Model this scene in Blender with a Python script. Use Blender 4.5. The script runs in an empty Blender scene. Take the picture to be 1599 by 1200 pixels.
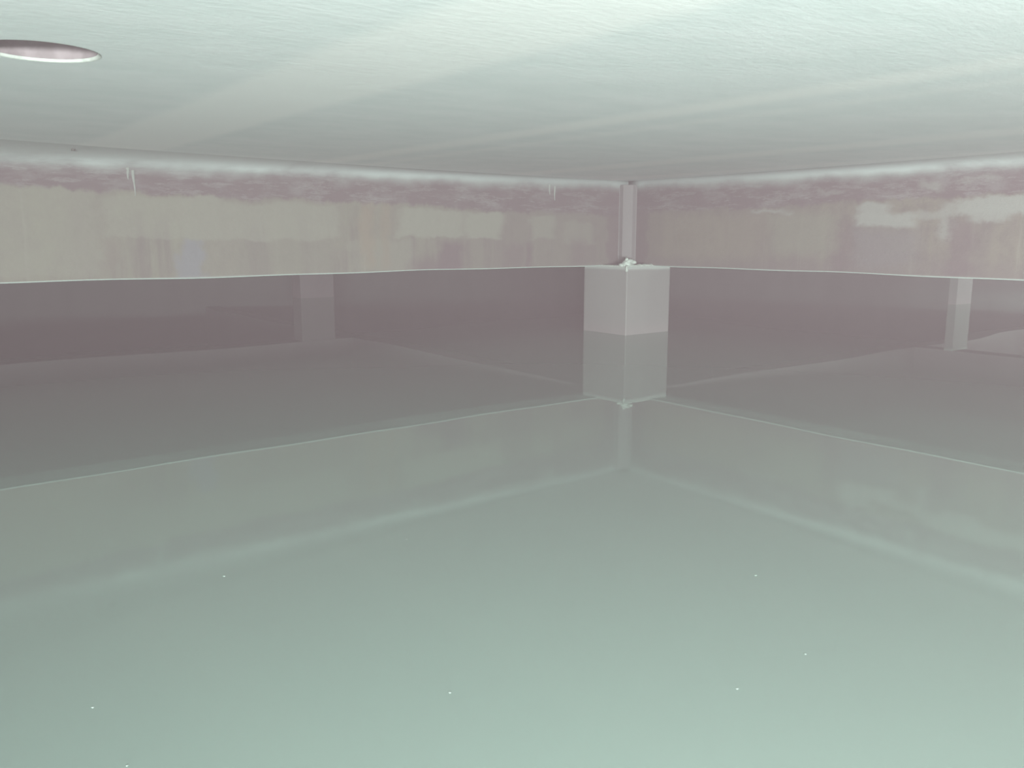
import bpy, bmesh, math, random
from mathutils import Vector, Matrix
random.seed(7)
S = bpy.context.scene
COL = S.collection

# ------------------------------------------------------------------ camera
F_PX, PITCH, EYE = 1338.0, math.atan(235 / 1338.0), 0.632
cam = bpy.data.cameras.new('camera')
cam.sensor_width = 36.0
cam.lens = F_PX / 1599.0 * 36.0
cam.clip_start = 0.01
cam_o = bpy.data.objects.new('camera', cam)
COL.objects.link(cam_o)
cam_o.location = (0, 0, EYE)
cam_o.rotation_euler = (math.pi / 2 - PITCH, 0, 0)
S.camera = cam_o

# ------------------------------------------------------------------ frame of the tank: u along the left beam, v along the right beam
TH = math.radians(37.5)
ORG = Vector((0.755, 5.70, 0.0))
def W(u, v, z=0.0):
    return Vector((ORG.x + u * math.cos(TH) - v * math.sin(TH), ORG.y + u * math.sin(TH) + v * math.cos(TH), z))
def to_local(x, y):
    dx, dy = x - ORG.x, y - ORG.y
    return (dx * math.cos(TH) + dy * math.sin(TH), -dx * math.sin(TH) + dy * math.cos(TH))

# ------------------------------------------------------------------ view, world, lights
S.view_settings.view_transform = 'Standard'
S.view_settings.look = 'None'
S.view_settings.gamma = 1.0
S.view_settings.use_curve_mapping = False
S.view_settings.exposure = 0.09
S.cycles.volume_bounces = 0
S.cycles.caustics_reflective = False
S.cycles.sample_clamp_indirect = 1.5
S.cycles.max_bounces = 8
S.cycles.diffuse_bounces = 4

world = bpy.data.worlds.new('daylight')
S.world = world
world.use_nodes = True
bg = world.node_tree.nodes['Background']
bg.inputs['Color'].default_value = (1.0, 0.97, 0.96, 1)
bg.inputs['Strength'].default_value = 0.12

def lamp(name, kind, loc, energy, color, rot=None, **kw):
    d = bpy.data.lights.new(name, kind)
    d.energy = energy
    d.color = color
    for k, val in kw.items():
        setattr(d, k, val)
    o = bpy.data.objects.new(name, d)
    COL.objects.link(o)
    o.location = loc
    if rot: o.rotation_euler = rot
    return o
def aim(o, target):
    o.rotation_euler = (Vector(target) - o.location).to_track_quat('-Z', 'Y').to_euler()

# phone flash just beside the lens
o = lamp('flash_lamp', 'SPOT', (0.12, -0.28, 0.42), 83.0, (0.955, 0.962, 0.945), shadow_soft_size=0.03, spot_size=math.radians(164), spot_blend=1.0)
aim(o, (1.5, 4.6, 0.42))
# wide fill lamp added behind the viewer to light ceiling and beams evenly
o = lamp('rear_fill', 'AREA', (0.9, -4.6, 0.22), 1720.0, (0.945, 0.965, 0.945), shape='RECTANGLE', size=2.6, size_y=0.3)
aim(o, (4.5, 2.0, 1.0))
# unseen light added in the bay beyond the right beam, reaches the far column
lamp('bay_light', 'POINT', W(5.6, -2.4, 0.60), 130.0, (0.97, 0.98, 0.955), shadow_soft_size=0.10)

# ------------------------------------------------------------------ node helpers
class NT:
    def __init__(s, name):
        s.m = bpy.data.materials.new(name)
        s.m.use_nodes = True
        s.t = s.m.node_tree
        s.t.nodes.clear()
        s.out = s.t.nodes.new('ShaderNodeOutputMaterial')
        s.tc = s.t.nodes.new('ShaderNodeTexCoord')
        s.co = s.tc.outputs['Object']
        sp = s.t.nodes.new('ShaderNodeSeparateXYZ')
        s.l(s.co, sp.inputs[0])
        s.x, s.y, s.z = sp.outputs
    def l(s, a, b): s.t.links.new(a, b)
    def put(s, v, sock):
        if isinstance(v, bpy.types.NodeSocket): s.l(v, sock)
        else: sock.default_value = v
    def math(s, op, a, b=None, c=None, clamp=False):
        n = s.t.nodes.new('ShaderNodeMath'); n.operation = op; n.use_clamp = clamp
        s.put(a, n.inputs[0])
        if b is not None: s.put(b, n.inputs[1])
        if c is not None: s.put(c, n.inputs[2])
        return n.outputs[0]
    def mul(s, a, b): return s.math('MULTIPLY', a, b)
    def add(s, a, b): return s.math('ADD', a, b)
    def step(s, v, a, b):           # smooth 0..1 as v goes a -> b (a may be > b)
        n = s.t.nodes.new('ShaderNodeMapRange'); n.interpolation_type = 'SMOOTHSTEP'
        s.put(v, n.inputs['Value'])
        if a <= b:
            lo, hi, t0, t1 = a, b, 0.0, 1.0
        else:
            lo, hi, t0, t1 = b, a, 1.0, 0.0
        n.inputs['From Min'].default_value = lo; n.inputs['From Max'].default_value = hi
        n.inputs['To Min'].default_value = t0; n.inputs['To Max'].default_value = t1
        return n.outputs[0]
    def scaled(s, sc, loc=(0, 0, 0)):
        n = s.t.nodes.new('ShaderNodeMapping')
        s.l(s.co, n.inputs['Vector'])
        n.inputs['Scale'].default_value = sc; n.inputs['Location'].default_value = loc
        return n.outputs[0]
    def noise(s, sc, detail=3, rough=0.55, loc=(0, 0, 0), scale=1.0):
        n = s.t.nodes.new('ShaderNodeTexNoise')
        s.l(s.scaled(sc, loc), n.inputs['Vector'])
        n.inputs['Scale'].default_value = scale
        n.inputs['Detail'].default_value = detail; n.inputs['Roughness'].default_value = rough
        return n.outputs['Fac']
    def mix(s, f, a, b):
        n = s.t.nodes.new('ShaderNodeMix'); n.data_type = 'RGBA'
        s.put(f, n.inputs['Factor'])
        for v, k in ((a, 'A'), (b, 'B')):
            sock = [i for i in n.inputs if i.name == k and i.type == 'RGBA'][0]
            s.put(v if isinstance(v, bpy.types.NodeSocket) else (*v, 1), sock)
        return [q for q in n.outputs if q.type == 'RGBA'][0]
    def band(s, v, a, b, soft):     # 1 between a and b
        return s.mul(s.step(v, a - soft, a + soft), s.step(v, b + soft, b - soft))
    def bump(s, h, strength, dist=0.01):
        n = s.t.nodes.new('ShaderNodeBump')
        n.inputs['Strength'].default_value = strength; n.inputs['Distance'].default_value = dist
        s.l(h, n.inputs['Height'])
        return n.outputs['Normal']
    def bsdf(s, color, rough=0.8, normal=None, spec=0.3, ior=None):
        n = s.t.nodes.new('ShaderNodeBsdfPrincipled')
        s.put(color if isinstance(color, bpy.types.NodeSocket) else (*color, 1), n.inputs['Base Color'])
        s.put(rough, n.inputs['Roughness'])
        n.inputs['Specular IOR Level'].default_value = spec
        if ior: n.inputs['IOR'].default_value = ior
        if normal is not None: s.l(normal, n.inputs['Normal'])
        s.l(n.outputs[0], s.out.inputs['Surface'])
        return s.m

TAN = (0.208, 0.196, 0.162)
CREAM = (0.238, 0.230, 0.196)
MAUVE = (0.142, 0.106, 0.115)
GREY = (0.228, 0.219, 0.213)

def mat_beam(name, left):
    t = NT(name)
    u, z = t.x, t.z                      # u runs 0 at the corner to -5.4
    rag = t.math('SUBTRACT', t.noise((13, 13, 16), 6, 0.7, loc=(2, 0, 5)), 0.5)
    n1 = t.math('SUBTRACT', t.noise((5, 5, 6), 5, 0.65), 0.5)
    n2 = t.math('SUBTRACT', t.noise((2.0, 2.0, 2.0), 3, loc=(3, 1, 0)), 0.5)
    run = t.math('SUBTRACT', t.noise((22, 22, 1.2), 4, 0.65, loc=(0, 3, 1)), 0.5)     # runs of water down the face
    ud = t.add(t.add(u, t.mul(n1, 0.20)), t.mul(rag, 0.07))
    zd = t.add(t.add(z, t.mul(n1, 0.10)), t.mul(rag, 0.045))
    zb = t.add(t.add(zd, t.mul(n2, 0.06)), t.mul(run, 0.06))
    streak = t.noise((9, 9, 0.9), 5, 0.65)
    broad = t.noise((3.2, 3.2, 0.5), 3, 0.6, loc=(5, 0, 2))
    mott = t.noise((11, 11, 11), 5, 0.7, loc=(7, 2, 0))
    grain = t.noise((45, 45, 45), 4, 0.65)
    if left:
        c = t.mix(t.step(broad, 0.38, 0.64), TAN, (0.196, 0.178, 0.155))
    else:
        c = t.mix(t.step(broad, 0.36, 0.62), (0.208, 0.184, 0.152), (0.178, 0.153, 0.138))
    c = t.mix(t.mul(t.step(mott, 0.42, 0.66), 0.8), c, (0.150, 0.126, 0.120) if not left else (0.186, 0.168, 0.148))
    c = t.mix(t.mul(t.mul(t.step(streak, 0.47, 0.66), t.step(zd, 0.80, 0.60)), 0.75), c, (0.158, 0.132, 0.128))
    c = t.mix(t.mul(t.step(run, 0.06, 0.24), 0.5), c, (0.245, 0.228, 0.198))
    c = t.mix(t.mul(t.step(grain, 0.48, 0.75), 0.22), c, (0.150, 0.142, 0.124))
    def patch(c, u0, u1, z0, z1, col, f, su=0.03, sz=0.02):
        return t.mix(t.mul(t.mul(t.band(ud, u0, u1, su), t.band(zd, z0, z1, sz)), f), c, col)
    if left:
        # pinker towards the column, with light falloff and haze put into the colour
        c = t.mix(t.mul(t.step(t.add(u, t.mul(n2, 0.8)), -1.75, -0.7), 0.55), c, (0.170, 0.142, 0.137))
        # plaster skim in a row of cream fields that end along a ragged line
        for (u0, u1, z0, z1, f) in ((-3.9, -3.20, .45, .82, .30), (-3.17, -2.86, .61, .79, .45), (-2.86, -2.66, .60, .80, .6),
                                    (-2.66, -2.08, .605, .775, .6), (-1.72, -1.29, .615, .76, .9), (-1.28, -1.02, .60, .75, .95),
                                    (-0.80, -0.62, .60, .735, .6), (-0.55, -0.28, .56, .70, .4), (-2.0, -1.62, .44, .60, .35)):
            c = patch(c, u0, u1, z0, z1, CREAM, f, 0.03, 0.010)
        c = patch(c, -2.86, -2.76, .42, .60, (0.190, 0.186, 0.207), .8, .02, .012)
        c = patch(c, -3.20, -3.14, .47, .60, (0.180, 0.152, 0.138), .5, .02, .03)
        c = patch(c, -2.58, -2.10, .44, .60, (0.185, 0.172, 0.150), .45, .02, .01)
        c = patch(c, -1.94, -1.87, .45, .84, (0.232, 0.182, 0.145), .6, .03, .03)
        c = patch(c, -1.82, -1.77, .45, .80, (0.232, 0.182, 0.145), .5, .03, .03)
        c = patch(c, -1.46, -1.30, .38, .59, MAUVE, .9, .04, .025)
        c = patch(c, -1.64, -1.42, .38, .49, MAUVE, .7, .05, .05)
        c = patch(c, -0.86, -0.80, .40, .58, MAUVE, .7, .02, .03)
        c = patch(c, -0.50, -0.33, .42, .60, MAUVE, .4, .03, .03)
        c = patch(c, -1.00, -0.88, .42, .57, MAUVE, .5, .03, .04)
        top_edge = t.math('MULTIPLY_ADD', u, -0.022, 0.735)
    else:
        c = t.mix(t.mul(t.step(t.add(u, t.mul(n2, 0.8)), -1.6, -0.4), 0.35), c, (0.176, 0.146, 0.140))
        c = t.mix(t.mul(t.step(zb, 0.56, 0.44), 0.55), c, (0.160, 0.132, 0.132))
        c = patch(c, -1.62, -1.50, .42, .70, MAUVE, .6, .05, .05)
        c = patch(c, -1.95, -1.62, .47, .655, (0.170, 0.150, 0.156), .7, .05, .04)
        c = patch(c, -2.20, -2.10, .42, .69, MAUVE, .65, .03, .03)
        c = patch(c, -1.05, -0.25, .48, .74, (0.210, 0.184, 0.152), .55, .10, .04)
        c = patch(c, -1.50, -1.12, .52, .74, (0.208, 0.200, 0.165), .65, .06, .04)
        top_edge = t.math('MULTIPLY_ADD', u, -0.016, 0.755)
    # mauve damp band along the top, with lighter salt clouds in it
    m = t.step(t.math('SUBTRACT', zb, top_edge), -0.005, 0.02)
    salt = t.step(t.noise((5, 5, 14), 6, 0.7, loc=(1, 4, 0)), 0.46, 0.66)
    bandc = t.mix(t.mul(salt, 0.8), MAUVE, (0.200, 0.175, 0.178))
    thin = t.noise((4, 4, 26), 6, 0.75, loc=(6, 1, 3))
    bandc = t.mix(t.mul(t.band(thin, 0.55, 0.60, 0.02), 0.45), bandc, (0.27, 0.255, 0.25))
    c = t.mix(t.mul(m, 0.92), c, bandc)
    if not left:
        SALT = (0.268, 0.262, 0.244)
        for p in ((-1.92, -1.62, .665, .725, .95), (-1.80, -1.64, .70, .775, .9), (-2.08, -1.88, .70, .735, .6), (-2.55, -2.11, .718, .79, .95),
                  (-2.36, -2.18, .685, .75, .85), (-2.11, -2.06, .60, .775, .75), (-1.19, -0.98, .742, .764, .75), (-1.25, -1.19, .732, .75, .7),
                  (-2.04, -1.96, .83, .87, .6), (-2.30, -2.10, .866, .878, .6), (-1.55, -1.40, .835, .85, .5)):
            c = patch(c, *p[:4], SALT, p[4], .035, .013)
    # darker joint either side of the corner post, pale arris along the bottom, ceiling paint over the cove, its colour darkened where the steep corner catches light
    c = t.mix(t.mul(t.band(ud, -0.18, -0.03, 0.02), 0.7), c, MAUVE)
    c = t.mix(t.mul(t.step(z, 0.439, 0.434), 0.6), c, (0.27, 0.265, 0.25))
    c = t.mix(0.12, c, (0.0, 0.0, 0.0))
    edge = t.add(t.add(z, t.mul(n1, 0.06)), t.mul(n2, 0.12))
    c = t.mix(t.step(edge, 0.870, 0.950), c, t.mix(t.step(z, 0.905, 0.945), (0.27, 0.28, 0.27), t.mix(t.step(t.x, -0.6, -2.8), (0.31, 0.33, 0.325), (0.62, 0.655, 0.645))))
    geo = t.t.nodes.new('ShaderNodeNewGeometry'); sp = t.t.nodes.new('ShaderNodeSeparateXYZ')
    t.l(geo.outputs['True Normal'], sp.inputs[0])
    c = t.mix(t.mul(t.step(sp.outputs[2], -0.5, -0.9), t.step(z, 0.60, 0.55)), c, (0.78, 0.95, 0.88))  # light bounced up off the water, put into the underside as pale green
    nb = t.bump(t.add(t.mul(mott, 0.8), grain), 0.3, 0.006)
    return t.bsdf(c, 0.75, nb, 0.2)

def mat_ceiling():
    t = NT('ceiling_paint')
    u, v = t.x, t.y
    w = t.math('SUBTRACT', t.noise((1.2, 0.5, 1), 3), 0.5)
    ud = t.add(u, t.mul(w, 0.08))
    brush = t.noise((3.5, 6, 1), 6, 0.65)
    fine = t.noise((30, 60, 1), 4, 0.6)
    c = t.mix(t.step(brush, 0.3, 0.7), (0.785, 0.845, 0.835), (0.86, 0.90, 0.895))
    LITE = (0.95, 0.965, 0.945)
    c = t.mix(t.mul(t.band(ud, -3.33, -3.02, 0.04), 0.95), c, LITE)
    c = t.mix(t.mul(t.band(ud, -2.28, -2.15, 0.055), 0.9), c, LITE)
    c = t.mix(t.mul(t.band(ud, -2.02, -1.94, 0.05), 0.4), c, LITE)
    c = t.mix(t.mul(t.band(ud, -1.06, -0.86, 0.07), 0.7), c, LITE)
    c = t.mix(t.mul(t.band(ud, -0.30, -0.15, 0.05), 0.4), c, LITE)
    c = t.mix(t.mul(t.step(fine, 0.55, 0.8), 0.12), c, (0.88, 0.92, 0.90))
    nb = t.bump(t.add(fine, t.mul(brush, 2.0)), 0.10, 0.006)
    return t.bsdf(c, 0.55, nb, 0.35)

def mat_concrete(name, base, dark, lite_edge=None):
    t = NT(name)
    n = t.noise((3, 3, 1.2), 4)
    g = t.noise((45, 45, 45), 3)
    c = t.mix(t.step(n, 0.35, 0.7), base, dark)
    c = t.mix(t.mul(t.step(g, 0.5, 0.8), 0.12), c, (0.3, 0.29, 0.28))
    if lite_edge is not None:
        c = t.mix(t.mul(t.step(t.add(t.z, t.mul(n, 0.02)), lite_edge - 0.02, lite_edge), 0.8), c, (0.40, 0.42, 0.40))
        c = t.mix(t.mul(t.step(t.z, 0.10, 0.0), 0.35), c, (0.28, 0.23, 0.235))
    return t.bsdf(c, 0.75, t.bump(g, 0.2, 0.004), 0.25)

def mat_plain(name, col, rough=0.8, noise=None):
    t = NT(name)
    c = col
    if noise:
        c = t.mix(t.step(t.noise((noise, noise, noise), 4), 0.35, 0.7), col, tuple(k * 0.75 for k in col))
    return t.bsdf(c, rough, None, 0.25)

def mat_water():
    t = NT('murky_water')
    cloud = t.noise((0.8, 0.8, 1), 2, 0.5, loc=(2, 7, 0))
    c = t.mix(cloud, (0.208, 0.290, 0.256), (0.225, 0.290, 0.260))
    dif = t.t.nodes.new('ShaderNodeBsdfDiffuse'); glo = t.t.nodes.new('ShaderNodeBsdfGlossy')
    fre = t.t.nodes.new('ShaderNodeFresnel'); mx = t.t.nodes.new('ShaderNodeMixShader')
    t.l(c, dif.inputs['Color'])
    glo.inputs['Color'].default_value = (0.87, 1.0, 0.945, 1); glo.inputs['Roughness'].default_value = 0.015
    fre.inputs['IOR'].default_value = 1.6
    t.l(fre.outputs[0], mx.inputs['Fac']); t.l(dif.outputs[0], mx.inputs[1]); t.l(glo.outputs[0], mx.inputs[2])
    t.l(mx.outputs[0], t.out.inputs['Surface'])
    return t.m

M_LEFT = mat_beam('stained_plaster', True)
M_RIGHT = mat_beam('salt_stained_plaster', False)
M_BACKBEAM = mat_concrete('damp_concrete', (0.19, 0.158, 0.163), (0.165, 0.135, 0.14))
M_COLUMN = mat_concrete('grey_render', GREY, (0.208, 0.198, 0.194), 0.43)
M_POST = mat_concrete('post_render', (0.188, 0.168, 0.171), (0.165, 0.145, 0.147))
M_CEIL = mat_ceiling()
M_WALL = mat_concrete('damp_wall', (0.275, 0.235, 0.24), (0.22, 0.19, 0.195))
M_LIME = mat_plain('lime_crust', (0.50, 0.53, 0.49), 0.8, 60)
M_STREAK = mat_plain('lime_streak', (0.25, 0.255, 0.24), 0.8)
M_SLEEVE = mat_plain('pink_concrete', (0.245, 0.205, 0.215), 0.8, 30)
M_WATER = mat_water()
M_FLECK = mat_plain('foam_fleck', (0.27, 0.345, 0.31), 0.7)
M_NAIL = mat_plain('rusty_metal', (0.10, 0.10, 0.09), 0.6)
M_FLOOR = mat_concrete('tank_floor', (0.35, 0.38, 0.35), (0.30, 0.33, 0.30))

# ------------------------------------------------------------------ mesh helpers
def link(name, bm, mat, parent=None, loc=None, rz=TH, smooth=False):
    bmesh.ops.recalc_face_normals(bm, faces=bm.faces)
    me = bpy.data.meshes.new(name)
    bm.to_mesh(me); bm.free()
    me.materials.append(mat)
    if smooth:
        for p in me.polygons: p.use_smooth = True
    o = bpy.data.objects.new(name, me)
    COL.objects.link(o)
    if parent is not None:
        o.parent = parent
        if loc is not None: o.location = loc
    else:
        o.location = loc if loc is not None else ORG
        o.rotation_euler = (0, 0, rz)
    return o
def tag(o, label=None, cat=None, group=None, kind=None):
    if label: o['label'] = label
    if cat: o['category'] = cat
    if group: o['group'] = group
    if kind: o['kind'] = kind
    return o
def box(bm, x0, x1, y0, y1, z0, z1):
    vs = [bm.verts.new((x, y, z)) for z in (z0, z1) for (x, y) in ((x0, y0), (x1, y0), (x1, y1), (x0, y1))]
    for f in ((3, 2, 1, 0), (4, 5, 6, 7), (0, 1, 5, 4), (1, 2, 6, 5), (2, 3, 7, 6), (3, 0, 4, 7)):
        bm.faces.new([vs[i] for i in f])
    return vs
def bevel(bm, w, seg=2):
    bmesh.ops.bevel(bm, geom=list(bm.edges), offset=w, segments=seg, profile=0.5, affect='EDGES')

CEIL_Z, BEAM_Z, BW = 0.965, 0.430, 0.20
FAR, NEAR, REAR = 8.6, -5.4, -8.4
COVE0 = 0.905

# ------------------------------------------------------------------ setting
def ceiling():
    bm = bmesh.new()
    hu, hv = to_local(-0.878, 1.677)
    r, a = 0.104, 0.30
    xs = [REAR, hu - a, hu + a, FAR + 0.2]
    ys = [REAR, hv - a, hv + a, FAR + 0.2]
    z = CEIL_Z
    g = {(i, j): bm.verts.new((xs[i], ys[j], z)) for i in range(4) for j in range(4)}
    for i in range(3):
        for j in range(3):
            if (i, j) != (1, 1):
                bm.faces.new((g[i, j], g[i + 1, j], g[i + 1, j + 1], g[i, j + 1]))
    n = 64
    ring = [bm.verts.new((hu + r * math.cos(2 * math.pi * k / n), hv + r * math.sin(2 * math.pi * k / n), z)) for k in range(n)]
    corners = {8: g[2, 2], 24: g[1, 2], 40: g[1, 1], 56: g[2, 1]}
    ks = sorted(corners)
    for q, k0 in enumerate(ks):
        k1 = ks[(q + 1) % 4]
        mid = (k0 + 8) % n
        span = [(k0 + s) % n for s in range(17)]
        for s in range(16):
            c = corners[k0] if s < 8 else corners[k1 % n]
            bm.faces.new((ring[span[s]], c, ring[span[s + 1]]))
        bm.faces.new((corners[k0], corners[k1 % n], ring[span[8]]))
    zt = 1.16
    top = [bm.verts.new((x, y, zt)) for (x, y) in ((xs[0], ys[0]), (xs[3], ys[0]), (xs[3], ys[3]), (xs[0], ys[3]))]
    bm.faces.new(top)
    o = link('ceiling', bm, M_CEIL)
    tag(o, kind='structure')
ceiling()

def wall(name, u0, u1, v0, v1):
    bm = bmesh.new()
    box(bm, u0, u1, v0, v1, -1.1, CEIL_Z - 0.0)
    tag(link(name, bm, M_WALL), kind='structure')
wall('wall_left', NEAR - 0.2, NEAR, BW + 0.0, FAR)
wall('wall_right', BW, FAR, NEAR - 0.2, NEAR)
wall('wall_back', NEAR - 0.2, FAR, FAR, FAR + 0.2)
wall('wall_far', FAR, FAR + 0.2, NEAR - 0.2, FAR + 0.2)
bm = bmesh.new(); box(bm, REAR, FAR + 0.2, REAR, FAR + 0.2, -1.3, -1.1)
tag(link('floor', bm, M_FLOOR), kind='structure')

# ------------------------------------------------------------------ water
def swell(u, v):
    """Height of the water: a slow swell of half a millimetre, and small ripples in the bay beyond the right beam."""
    z = 0.00030 * math.sin(4.3 * u + 1.7 * v + 0.6) + 0.00022 * math.sin(-2.1 * u + 5.2 * v + 1.9) + 0.00034 * math.sin(1.9 * u - 1.3 * v + 0.4 + 0.9 * math.sin(1.1 * v))
    k = max(0.0, min(1.0, (u - 0.2) / 2.0)) * max(0.0, min(1.0, (1.0 - v) / 1.5))
    z += k * (0.00022 * math.sin(5.0 * u + 13.0 * v + 1.2 * math.sin(2.0 * u)) + 0.00016 * math.sin(-4.0 * u + 17.0 * v + 2.0))
    return z
bm = bmesh.new()
N = 170
grid = []
for i in range(N + 1):
    u = REAR + (FAR - REAR) * i / N
    grid.append([bm.verts.new((u, REAR + (FAR - REAR) * j / N, swell(u, REAR + (FAR - REAR) * j / N))) for j in range(N + 1)])
for i in range(N):
    for j in range(N):
        bm.faces.new((grid[i][j], grid[i + 1][j], grid[i + 1][j + 1], grid[i][j + 1]))
wtr = link('water', bm, M_WATER, smooth=True)
tag(wtr, 'still grey-green flood water mirroring the beams and the column', 'water', kind='stuff')

# ------------------------------------------------------------------ beams
def front_beam(name, mat, length, k, mirror):
    """Local x runs along the beam (0 at the inner corner, negative towards the viewer); the face seen is y = 0,
    with a plaster cove that widens away from the corner up into the ceiling."""
    bm = bmesh.new()
    n = 48
    rows = []
    sgn = -1.0 if not mirror else 1.0            # side on which the viewer stands
    for i in range(n + 1):
        x = -length * (1 - i / n)
        x = x if i < n else (BW if not mirror else 0.0)
        cw = 0.03 + k * min(abs(x), 4.2) ** 2 if x < 0 else 0.03
        wob = 0.004 * math.sin(3.1 * x) + 0.003 * math.sin(7.7 * x + 1.0)
        prof = [(-sgn * BW, CEIL_Z), (-sgn * BW, BEAM_Z), (-sgn * 0.0 + -sgn * 0.004, BEAM_Z + wob * 0.6), (0.0, BEAM_Z + 0.004 + wob * 0.6),
                (0.0, 0.70), (0.0, 0.86)] + [(sgn * cw * (q / 9) ** 2, COVE0 + wob + (CEIL_Z + 0.0005 - COVE0 - wob) * (1 - (1 - q / 9) ** 2)) for q in range(10)]
        rows.append([bm.verts.new((x, y, z)) for (y, z) in prof])
    m = len(rows[0])
    for i in range(n):
        for j in range(m - 1):
            f = bm.faces.new((rows[i][j], rows[i + 1][j], rows[i + 1][j + 1], rows[i][j + 1]))
            f.smooth = j >= 5
    bm.faces.new(rows[0]); bm.faces.new(rows[-1])
    return bm
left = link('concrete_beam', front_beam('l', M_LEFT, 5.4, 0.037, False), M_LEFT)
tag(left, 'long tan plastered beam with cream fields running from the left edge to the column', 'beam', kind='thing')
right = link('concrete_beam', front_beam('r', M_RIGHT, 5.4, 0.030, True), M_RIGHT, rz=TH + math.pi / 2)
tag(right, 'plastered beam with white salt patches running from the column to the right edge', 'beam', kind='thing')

def plain_beam(u0, u1, v0, v1, label):
    bm = bmesh.new(); box(bm, u0, u1, v0, v1, BEAM_Z, CEIL_Z); 
    return tag(link('concrete_beam', bm, M_BACKBEAM), label, 'beam', kind='thing')
P1 = (-0.375, 4.05)      # far columns, local coordinates of their centres
P2 = (3.95, -0.33)
plain_beam(0.0, BW, BW, FAR, 'dark beam leading back from the column, seen only mirrored at its left')
plain_beam(BW, FAR, 0.0, BW, 'dark beam leading back from the column, seen only mirrored at its right')
plain_beam(NEAR, 0.0, P1[1] - 0.1, P1[1] + 0.1, 'dark rear beam over the faint far column at left')
plain_beam(P2[0] - 0.1, P2[0] + 0.1, NEAR, 0.0, 'dark rear beam over the slim pale far column at right')

def blob(bm, x, y, z, rx, ry, rz_, seed, seg=10):
    rnd = random.Random(seed)
    ret = bmesh.ops.create_icosphere(bm, subdivisions=2, radius=1.0)
    for v in ret['verts']:
        k = 1 + rnd.uniform(-0.22, 0.22)
        v.co = Vector((x + v.co.x * rx * k, y + v.co.y * ry * k, z + v.co.z * rz_ * k))

def streak(parent, x, side, z1, z0, w, seed):
    bm = bmesh.new()
    rnd = random.Random(seed)
    n = 12
    prev = None
    for i in range(n + 1):
        f = i / n
        z = z1 + (z0 - z1) * f
        cx = x + 0.004 * math.sin(4 * f + seed) * f
        ww = w * (1 - 0.75 * f) * (0.8 + 0.4 * rnd.random())
        d = 0.010 * (1 - 0.6 * f)
        cur = [bm.verts.new((cx - ww, -side * 0.003, z)), bm.verts.new((cx - ww * 0.5, side * d * 0.8, z)), bm.verts.new((cx + ww * 0.5, side * d * 0.8, z)), bm.verts.new((cx + ww, -side * 0.003, z))]
        if prev:
            for j in range(3):
                bm.faces.new((prev[j], prev[j + 1], cur[j + 1], cur[j]))
        prev = cur
    return link('lime_streak', bm, M_STREAK, parent, loc=(0, 0, 0), smooth=True)
streak(left, -3.060, -1, 0.915, 0.865, 0.010, 2)
streak(left, -3.040, -1, 0.905, 0.795, 0.008, 5)
streak(left, -0.665, -1, 0.925, 0.865, 0.009, 3)
streak(left, -0.625, -1, 0.915, 0.83, 0.006, 9)

# ------------------------------------------------------------------ columns
def column(u, v, su, sv, label, mat, bev=0.006):
    e = bpy.data.objects.new('concrete_column', None)
    COL.objects.link(e)
    e.location = W(u, v, -1.1); e.rotation_euler = (0, 0, TH)
    tag(e, label, 'column', kind='thing')
    bm = bmesh.new()
    box(bm, -su / 2, su / 2, -sv / 2, sv / 2, 0.0, BEAM_Z + 1.1)
    bevel(bm, bev)
    s = link('shaft', bm, mat, e, loc=(0, 0, 0))
    # shading coordinates measured from the water line
    s.data.transform(Matrix.Translation((0, 0, -1.1))); s.location = (0, 0, 1.1)
    return e
near = column(-0.04, -0.045, 0.395, 0.395, 'thick square grey column with a corner edge facing out, under the meeting beams', M_COLUMN)
column(P1[0], P1[1], 0.36, 0.20, 'faint square column in the dark behind the left beam', M_BACKBEAM)
column(P2[0], P2[1], 0.28, 0.08, 'slim pale column beyond the right beam near the right edge', M_COLUMN)  # thinned to a slab so only the lit face shows, not the shaded one

# square rendered post filling the corner above the near column
bm = bmesh.new()
h = 0.085
pts = [(0.05, -h), (-0.006, -h), (-h * 0.95, -0.006), (-h * 0.95, 0.05), (0.05, 0.05)]
pts = [(0.06, -0.098), (-0.012, -0.098), (-0.098, -0.012), (-0.098, 0.06), (0.06, 0.06)]
lo = [bm.verts.new((x, y, BEAM_Z - 0.002)) for x, y in pts]
hi = [bm.verts.new((x, y, 0.940)) for x, y in pts]
bm.faces.new(lo); bm.faces.new(hi)
for i in range(5):
    bm.faces.new((lo[i], lo[(i + 1) % 5], hi[(i + 1) % 5], hi[i]))
bmesh.ops.bevel(bm, geom=[e for e in bm.edges if abs(e.verts[0].co.z - e.verts[1].co.z) > 0.3], offset=0.03, segments=4, affect='EDGES')
off = Vector((0.04, 0.045, 1.1))
link('corner_post', bm, M_POST, near, loc=off, smooth=False)
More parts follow.
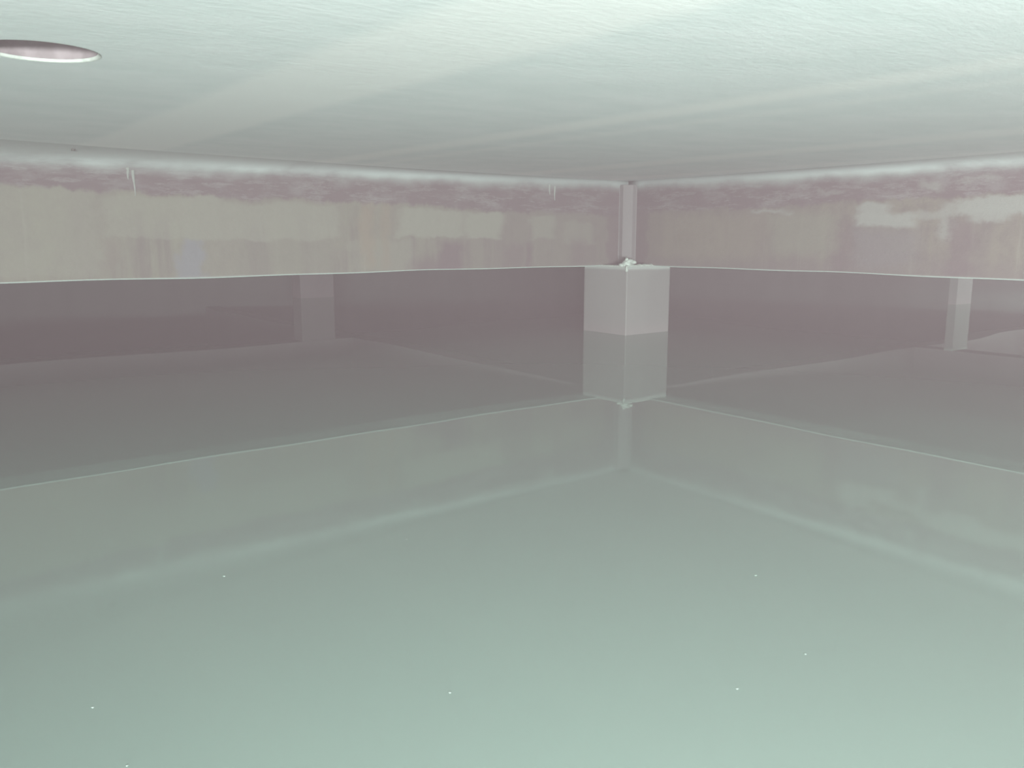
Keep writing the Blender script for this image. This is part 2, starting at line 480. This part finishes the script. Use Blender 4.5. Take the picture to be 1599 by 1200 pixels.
# lime crust on the ledge of the column and the lump of lime at its corner
for (a, b, name) in (((-0.232, -0.236), (-0.232, 0.02), 'l'), ((-0.232, -0.236), (0.15, -0.236), 'r')):
    bm = bmesh.new()
    rnd = random.Random(4)
    n = 26
    horizontal = name == 'r'
    prev = None
    for i in range(n + 1):
        f = i / n
        x, y = a[0] + (b[0] - a[0]) * f, a[1] + (b[1] - a[1]) * f
        th = (0.012 if horizontal else 0.006) * (0.7 + 0.6 * rnd.random())
        drop = (0.010 if horizontal else 0.005) * (0.7 + 0.6 * rnd.random())
        ins = 0.05
        ox, oy = (0, 1) if horizontal else (1, 0)
        prof = [(x + ox * ins, y + oy * ins, BEAM_Z - 0.003), (x + ox * ins, y + oy * ins, BEAM_Z + th * 0.6), (x + ox * 0.015, y + oy * 0.015, BEAM_Z + th),
                (x - ox * 0.004, y - oy * 0.004, BEAM_Z + th * 0.3), (x - ox * 0.005, y - oy * 0.005, BEAM_Z - drop), (x + ox * 0.002, y + oy * 0.002, BEAM_Z - drop - 0.003)]
        cur = [bm.verts.new(p) for p in prof]
        if prev:
            for j in range(5):
                bm.faces.new((prev[j], prev[j + 1], cur[j + 1], cur[j]))
        prev = cur
    tag(link('lime_crust', bm, M_LIME if horizontal else M_LIME, near, loc=off, smooth=True), 'pale lime crust')
bm = bmesh.new()
for k, (x, y, z, a, b, c) in enumerate(((-.205, -.205, .445, .030, .030, .022), (-.185, -.215, .462, .026, .022, .016), (-.215, -.185, .438, .028, .028, .014), (-.165, -.225, .455, .022, .018, .014), (-.2, -.2, .47, .014, .014, .012), (-.235, -.236, .415, .010, .010, .022))):
    blob(bm, x, y, z, a, b, c, 20 + k)
tag(link('lime_lump', bm, M_LIME, near, loc=off, smooth=True), 'white lime lump')

# ------------------------------------------------------------------ round recess in the ceiling
e = bpy.data.objects.new('pipe_sleeve', None); COL.objects.link(e)
e.location = (-0.878, 1.677, CEIL_Z)
tag(e, 'round pinkish recess in the white ceiling at upper left', 'hole', kind='thing')
def lathe(prof, n=64, cap=False):
    bm = bmesh.new()
    rings = [[bm.verts.new((r * math.cos(2 * math.pi * k / n), r * math.sin(2 * math.pi * k / n), z)) for k in range(n)] for (r, z) in prof]
    for a, b in zip(rings, rings[1:]):
        for k in range(n):
            bm.faces.new((a[k], a[(k + 1) % n], b[(k + 1) % n], b[k]))
    if cap: bm.faces.new(rings[-1])
    return bm
link('sleeve_wall', lathe([(0.0975, 0.0053), (0.095, 0.05), (0.096, 0.09), (0.092, 0.14), (0.05, 0.15), (0.01, 0.152)], cap=True), M_SLEEVE, e, loc=(0, 0, 0), smooth=True)
link('rim', lathe([(0.1035, -0.0004), (0.1005, 0.0002), (0.099, 0.0015), (0.0975, 0.0055)]), M_LIME, e, loc=(0, 0, 0), smooth=True)

# nail head left in the cove above the left beam
bm = bmesh.new()
bmesh.ops.create_cone(bm, cap_ends=True, segments=16, radius1=0.008, radius2=0.006, depth=0.008)
bmesh.ops.create_cone(bm, cap_ends=True, segments=10, radius1=0.0025, radius2=0.0025, depth=0.012, matrix=Matrix.Translation((0, 0, 0.008)))
nail = link('nail', bm, M_NAIL, loc=Vector((-1.729, 3.485, 0.9575)), rz=0)
tag(nail, 'small dark nail head in the pale cove above the left beam', 'nail')

# ------------------------------------------------------------------ flecks floating on the water
LABELS = ((-0.539, 1.518, 0.0050, 'tiny white fleck on the water where the left beam mirror fades'),
          (-0.087, 1.105, 0.0042, 'brightest white fleck floating alone low in the middle'),
          (0.457, 1.521, 0.0042, 'tiny white fleck floating below and right of the column mirror'),
          (0.447, 1.216, 0.0036, 'tiny white fleck right of the pair on the pale water'),
          (0.317, 1.115, 0.0038, 'tiny white fleck near the bottom right of the pale water'),
          (-0.568, 1.067, 0.0038, 'tiny white fleck on the water at lower left'),
          (-0.464, 0.938, 0.0034, 'tiny white fleck at the bottom edge, lower left'),
          (-0.221, 1.713, 0.0030, 'faint white fleck floating nearest the left beam mirror'))
for k, (x, y, r, lab) in enumerate(LABELS):
    bm = bmesh.new()
    blob(bm, 0, 0, 0, r * 0.5, r * 0.7, r * 0.14, 60 + k)
    f = link('foam_fleck', bm, M_FLECK, loc=Vector((x, y, r * 0.06)), rz=random.uniform(0, 3), smooth=True)
    tag(f, lab, 'fleck', 'white flecks floating on the water')

# ------------------------------------------------------------------ mist between water and ceiling
t = NT('mist')
vsn = t.t.nodes.new('ShaderNodeVolumeScatter')
vsn.inputs['Color'].default_value = (0.97, 0.73, 0.79, 1)
vsn.inputs['Density'].default_value = 0.048
vsn.inputs['Anisotropy'].default_value = 0.0
t.l(vsn.outputs[0], t.out.inputs['Volume'])
bm = bmesh.new(); box(bm, REAR + 0.1, FAR + 0.1, REAR + 0.1, FAR + 0.1, -0.3, 1.05)
tag(link('mist', bm, t.m), 'thin pale mist filling the air above the water', 'mist', kind='stuff')
